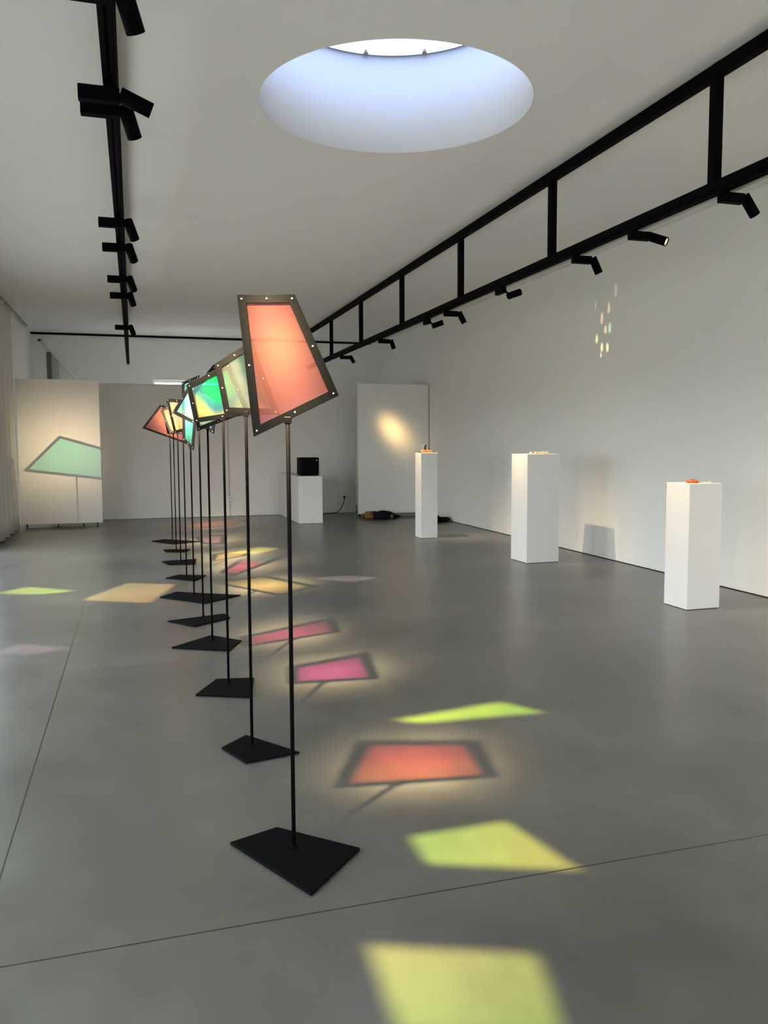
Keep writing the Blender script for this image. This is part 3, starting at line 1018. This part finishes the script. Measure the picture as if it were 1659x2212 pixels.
ct = thing('curtain', 'long white curtain hanging at the left edge beside the movable panel', 'curtain', (0, 0, 0))
cl = obj('curtain_cloth', curtain('c', '', '', None, 13.2, 15.86, -1.99, 0.015, 3.88, 0.024, 4.6), M_CURT, ct)
sol = cl.modifiers.new('thickness', 'SOLIDIFY'); sol.thickness = 0.003
obj('curtain_rail', box(bmesh.new(), -2.01, -1.985, 3.0, 18.3, 3.885, 3.9195), M_GREY, ct)

# rail and cloth on the back wall at left
rl = thing('curtain', 'short pale curtain under a slanting white rail on the back wall', 'curtain', (0, 0, 0))
bm = tube(bmesh.new(), (-1.842, 19.28, 3.743), (-1.0, 19.28, 2.763), 0.02, None, 12)
obj('curtain_rail', bm, M_RAIL, rl)
obj('rail_bracket', box(bmesh.new(), -1.90, -1.82, 19.27, 19.3495, 3.73, 3.76), M_BLACK, rl)
bm = bmesh.new()
prev = None
for i in range(25):
    t = i / 24
    x = -1.63 + 0.13 * t
    zt = 3.743 - (x + 1.842) / 0.842 * 0.98 - 0.005
    y = 19.285 + 0.012 * math.sin(t * 22)
    a, b = bm.verts.new((x, y, 0.02)), bm.verts.new((x, y, zt))
    if prev:
        bm.faces.new((prev[0], a, b, prev[1])).smooth = True
    prev = (a, b)
c2 = obj('curtain_cloth', bm, M_CURT, rl)
s2 = c2.modifiers.new('thickness', 'SOLIDIFY'); s2.thickness = 0.004
struct('dark_gap_1', box(bmesh.new(), -1.745, -1.655, 19.336, 19.3495, 0.01, 3.5), pbr('dark_gap_paint', (0.16, 0.15, 0.12), 0.9))  # narrow dark panel; the gap's shade is put into its colour

# ------------------------------------------------------------------ plinths and what stands on them
def plinth(label, x0, x1, y0, y1, h, name='plinth', cat='plinth'):
    cx, cy = (x0 + x1) / 2, (y0 + y1) / 2
    p = obj(name, bevel(box(bmesh.new(), x0 - cx, x1 - cx, y0 - cy, y1 - cy, 0.004, h), 0.004, 2), M_PLINTH)
    p.location = (cx, cy, 0)
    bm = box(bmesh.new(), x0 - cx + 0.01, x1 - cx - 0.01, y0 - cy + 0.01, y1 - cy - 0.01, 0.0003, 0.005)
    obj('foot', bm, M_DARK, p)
    return tag(p, label, cat, 'white plinths')


plinth('white plinth nearest the camera, with an orange disc on top', 4.685, 5.031, 6.155, 6.487, 1.130)
plinth('wide white plinth in the middle, with a row of cream blocks on top', 4.638, 5.083, 9.20, 9.645, 1.358)
plinth('slim white plinth farthest along the right wall, with a wooden block on top', 4.298, 4.574, 12.17, 12.45, 1.347)
plinth('long low white plinth against the back panel, under the black speaker', 2.928, 3.386, 15.16, 17.17, 0.893, 'plinth')

# orange disc with dark centre and clear pieces
od = thing('disc', 'orange plastic disc with a dark centre on the nearest plinth', 'disc', (4.83, 6.31, 1.130))
bm = bmesh.new()
for r0, r1, z0, z1 in ((0.052, 0.054, 0.0, 0.006), (0.054, 0.054, 0.006, 0.020), (0.054, 0.048, 0.020, 0.025), (0.048, 0.022, 0.025, 0.027)):
    tube(bm, (0, 0, z0), (0, 0, z1), r0, r1, 32, caps=True)
obj('disc_body', bm, M_ORANGE, od)
obj('cap', tube(bmesh.new(), (0, 0, 0.0265), (0, 0, 0.031), 0.021, 0.019, 24), pbr('dark_orange_cap', (0.25, 0.05, 0.02), 0.5), od)
M_CLEAR = pbr('frosted_clear_plastic', (0.85, 0.84, 0.80), 0.25, 0.5)
for (x, y, rz, w, d, h, lab) in ((4.905, 6.33, 0.3, 0.085, 0.05, 0.008, 'flat frosted tile beside the orange disc'),
                                (4.93, 6.24, -0.4, 0.07, 0.03, 0.006, 'thin frosted strip in front of the frosted tile'),
                                (4.985, 6.27, 0.1, 0.022, 0.018, 0.012, 'tiny frosted block at the right end of the nearest plinth top')):
    o = obj('acrylic_piece', bevel(box(bmesh.new(), -w / 2, w / 2, -d / 2, d / 2, 0.0002, h), 0.0015, 1), M_CLEAR)
    o.location = (x, y, 1.130)
    o.rotation_euler = (0, 0, rz)
    tag(o, lab, 'plastic piece', 'frosted pieces on the nearest plinth')

# row of little blocks
for (x, w, h, mt, lab) in ((4.765, 0.022, 0.024, M_CUBE, 'single cream block at the left, apart from the row on the wide plinth'),
                           (4.838, 0.034, 0.026, M_PINKB, 'pale pink block at the left end of the row of blocks'),
                           (4.876, 0.030, 0.026, M_CUBE, 'cream block right beside the pale pink block'),
                           (4.910, 0.030, 0.025, M_CUBE, 'cream block in the middle of the row on the wide plinth'),
                           (4.941, 0.028, 0.029, M_CUBE, 'tallest cream block, right part of the row'),
                           (4.982, 0.034, 0.028, M_CUBE, 'cream block standing alone at the right end of the row')):
    o = obj('block', bevel(box(bmesh.new(), -w / 2, w / 2, -0.018, 0.018, 0.0002, h), 0.003, 2), mt)
    o.location = (x, 9.36, 1.358)
    tag(o, lab, 'block', 'small blocks on the wide plinth')

# wooden block with tools
wb = thing('tool_block', 'orange wooden block holding dark knobs, on the slim plinth', 'tool block', (4.42, 12.27, 1.347))
obj('wood_base', bevel(box(bmesh.new(), -0.075, 0.085, -0.05, 0.05, 0.0003, 0.046), 0.004, 2), M_WOOD, wb)
bm = path_tube(bmesh.new(), smooth_path([(-0.012, 0, 0.044), (-0.018, 0, 0.07), (-0.016, 0, 0.10), (-0.006, 0, 0.128)], 5), 0.014, 12)
obj('handle', bm, M_RUB, wb)
obj('handle_cap', tube(bmesh.new(), (-0.008, 0, 0.125), (-0.004, 0, 0.138), 0.0135, 0.009, 14), M_CHROME, wb)
bm = path_tube(bmesh.new(), smooth_path([(-0.030, 0.01, 0.046), (-0.038, 0.01, 0.09), (-0.048, 0.01, 0.12), (-0.046, 0.01, 0.145)], 5), 0.005, 8)
path_tube(bm, smooth_path([(-0.048, 0.01, 0.118), (-0.056, 0.01, 0.105), (-0.056, 0.01, 0.085)], 5), 0.004, 8)
obj('hook', bm, M_CHROME, wb)
obj('knob', tube(bmesh.new(), (0.042, 0, 0.045), (0.042, 0, 0.073), 0.008, 0.005, 12), M_RUB, wb)
obj('knob', tube(bmesh.new(), (0.064, 0, 0.045), (0.064, 0, 0.065), 0.006, 0.005, 12), M_RUB, wb)
o = obj('eraser', bevel(box(bmesh.new(), -0.018, 0.018, -0.012, 0.012, 0.0002, 0.013), 0.003, 2), M_RUB)
o.location = (4.325, 12.27, 1.347)
tag(o, 'small black piece lying left of the wooden block on the slim plinth', 'small piece')

# ------------------------------------------------------------------ speaker with its cable
sp = thing('speaker', 'black cube loudspeaker on the long low white plinth', 'speaker', (3.19, 15.5, 0.893))
obj('cabinet', bevel(box(bmesh.new(), -0.185, 0.175, -0.16, 0.20, 0.012, 0.345), 0.012, 2), M_SPK, sp)
obj('grille', bevel(box(bmesh.new(), -0.105, 0.168, -0.172, -0.159, 0.02, 0.337), 0.004, 1), M_SPK, sp)
g = obj('badge', box(bmesh.new(), 0.115, 0.138, -0.175, -0.1715, 0.285, 0.298), M_CHROME, sp)
g['label'] = 'small bright badge'
for x, y in ((-0.14, -0.12), (0.13, -0.12), (-0.14, 0.16), (0.13, 0.16)):
    obj('foot', tube(bmesh.new(), (x, y, 0.0003), (x, y, 0.014), 0.014, None, 12), M_RUB, sp)
obj('side_handle', bevel(box(bmesh.new(), -0.192, -0.184, -0.10, 0.14, 0.05, 0.13), 0.003, 1), M_SPK, sp)

cb = thing('power_cable', 'black power cable running from the speaker down to the wall socket', 'cable', (3.4, 15.6, 0))
pts = [(3.355, 15.62, 0.905), (3.385, 15.62, 0.901), (3.402, 15.62, 0.87), (3.398, 15.62, 0.6), (3.400, 15.62, 0.45), (3.418, 15.63, 0.33),
       (3.404, 15.66, 0.18), (3.40, 15.9, 0.02), (3.42, 16.8, 0.008), (3.55, 17.15, 0.008), (4.0, 17.22, 0.010), (4.18, 17.23, 0.03),
       (4.29, 17.26, 0.16), (4.335, 17.27, 0.28), (4.342, 17.27, 0.33)]
obj('cord', path_tube(bmesh.new(), [Vector(p) - Vector((3.4, 15.6, 0)) for p in smooth_path(pts, 8)], 0.0075, 8), M_RUB, cb)
obj('plug', tube(bmesh.new(), (0.942, 1.665, 0.345), (0.942, 1.6995, 0.345), 0.022, 0.026, 16), M_RUB, cb)

# socket strip with a thin cable on the back panel
sk = thing('power_socket', 'pale double power socket low on the long back panel', 'socket', (1.888, 17.299, 0.34))
obj('socket_box', bevel(box(bmesh.new(), -0.035, 0.035, -0.03, 0.0005, -0.07, 0.07), 0.006, 2), M_PLASTIC, sk)
for z in (-0.034, 0.034):
    obj('outlet', tube(bmesh.new(), (-0.004, -0.031, z), (-0.004, -0.0295, z), 0.02, None, 18), M_GREY, sk)
w = obj('wall_cable', path_tube(bmesh.new(), [(1.870, 17.293, 2.70), (1.873, 17.293, 2.0), (1.877, 17.293, 1.2), (1.882, 17.293, 0.41)], 0.006, 8), M_GREY)
tag(w, 'thin grey cable running straight down the long back panel to the socket', 'cable')
w = obj('wall_cable', path_tube(bmesh.new(), [(1.890, 17.293, 0.27), (1.892, 17.293, 0.1), (1.893, 17.29, 0.008), (1.893, 16.9, 0.007), (1.89, 16.5, 0.007)], 0.006, 8), M_GREY)
tag(w, 'thin grey cable running from the socket onto the floor', 'cable')


# ------------------------------------------------------------------ cloth bundles on the floor
def lump(bm, cx, cy, cz, rx, ry, rz_, seed, amp=0.25, sub=4):
    r = bmesh.ops.create_icosphere(bm, subdivisions=sub, radius=1.0)
    for v in r['verts']:
        p = v.co.copy()
        k = 1 + amp * noise.noise(p * 1.7 + Vector((seed, 0, 0))) + amp * 0.6 * noise.noise(p * 4.5 + Vector((0, seed, 0)))
        q = Vector((p.x * rx * k, p.y * ry * k, p.z * rz_ * k))
        v.co = Vector((cx + q.x, cy + q.y, max(0.001, cz + q.z)))
    for f in bm.faces:
        f.smooth = True
    return bm


b1 = thing('cloth_bundle', 'long dark cloth bundle with tan ends lying before the right movable panel', 'bundle', (4.69, 15.62, 0), 0, 'cloth bundles on the floor')
bm = lump(bmesh.new(), -0.02, 0, 0.07, 0.28, 0.14, 0.09, 3.1)
lump(bm, 0.20, 0.0, 0.045, 0.16, 0.10, 0.055, 8.2)
lump(bm, -0.16, 0.03, 0.08, 0.12, 0.11, 0.075, 5.2)
obj('dark_cloth', bm, M_CLOTH, b1)
o = obj('tan_fold', lump(bmesh.new(), -0.27, -0.02, 0.075, 0.10, 0.11, 0.08, 6.6, 0.3), M_TAN, b1)
o['label'] = 'tan folded end'
o = obj('tan_patch', lump(bmesh.new(), 0.165, -0.085, 0.055, 0.055, 0.035, 0.045, 2.4, 0.35, 3), M_TAN, b1)
o['label'] = 'tan patch'
b2 = obj('cloth_bundle', lump(lump(bmesh.new(), -0.18, 0, 0.07, 0.22, 0.13, 0.085, 11.3, 0.3), 0.1, 0.02, 0.045, 0.15, 0.10, 0.05, 4.7, 0.3), M_BLK2)
b2.location = (5.50, 14.62, 0)
tag(b2, 'black crumpled cloth bundle on the floor behind the slim plinth', 'bundle', 'cloth bundles on the floor')
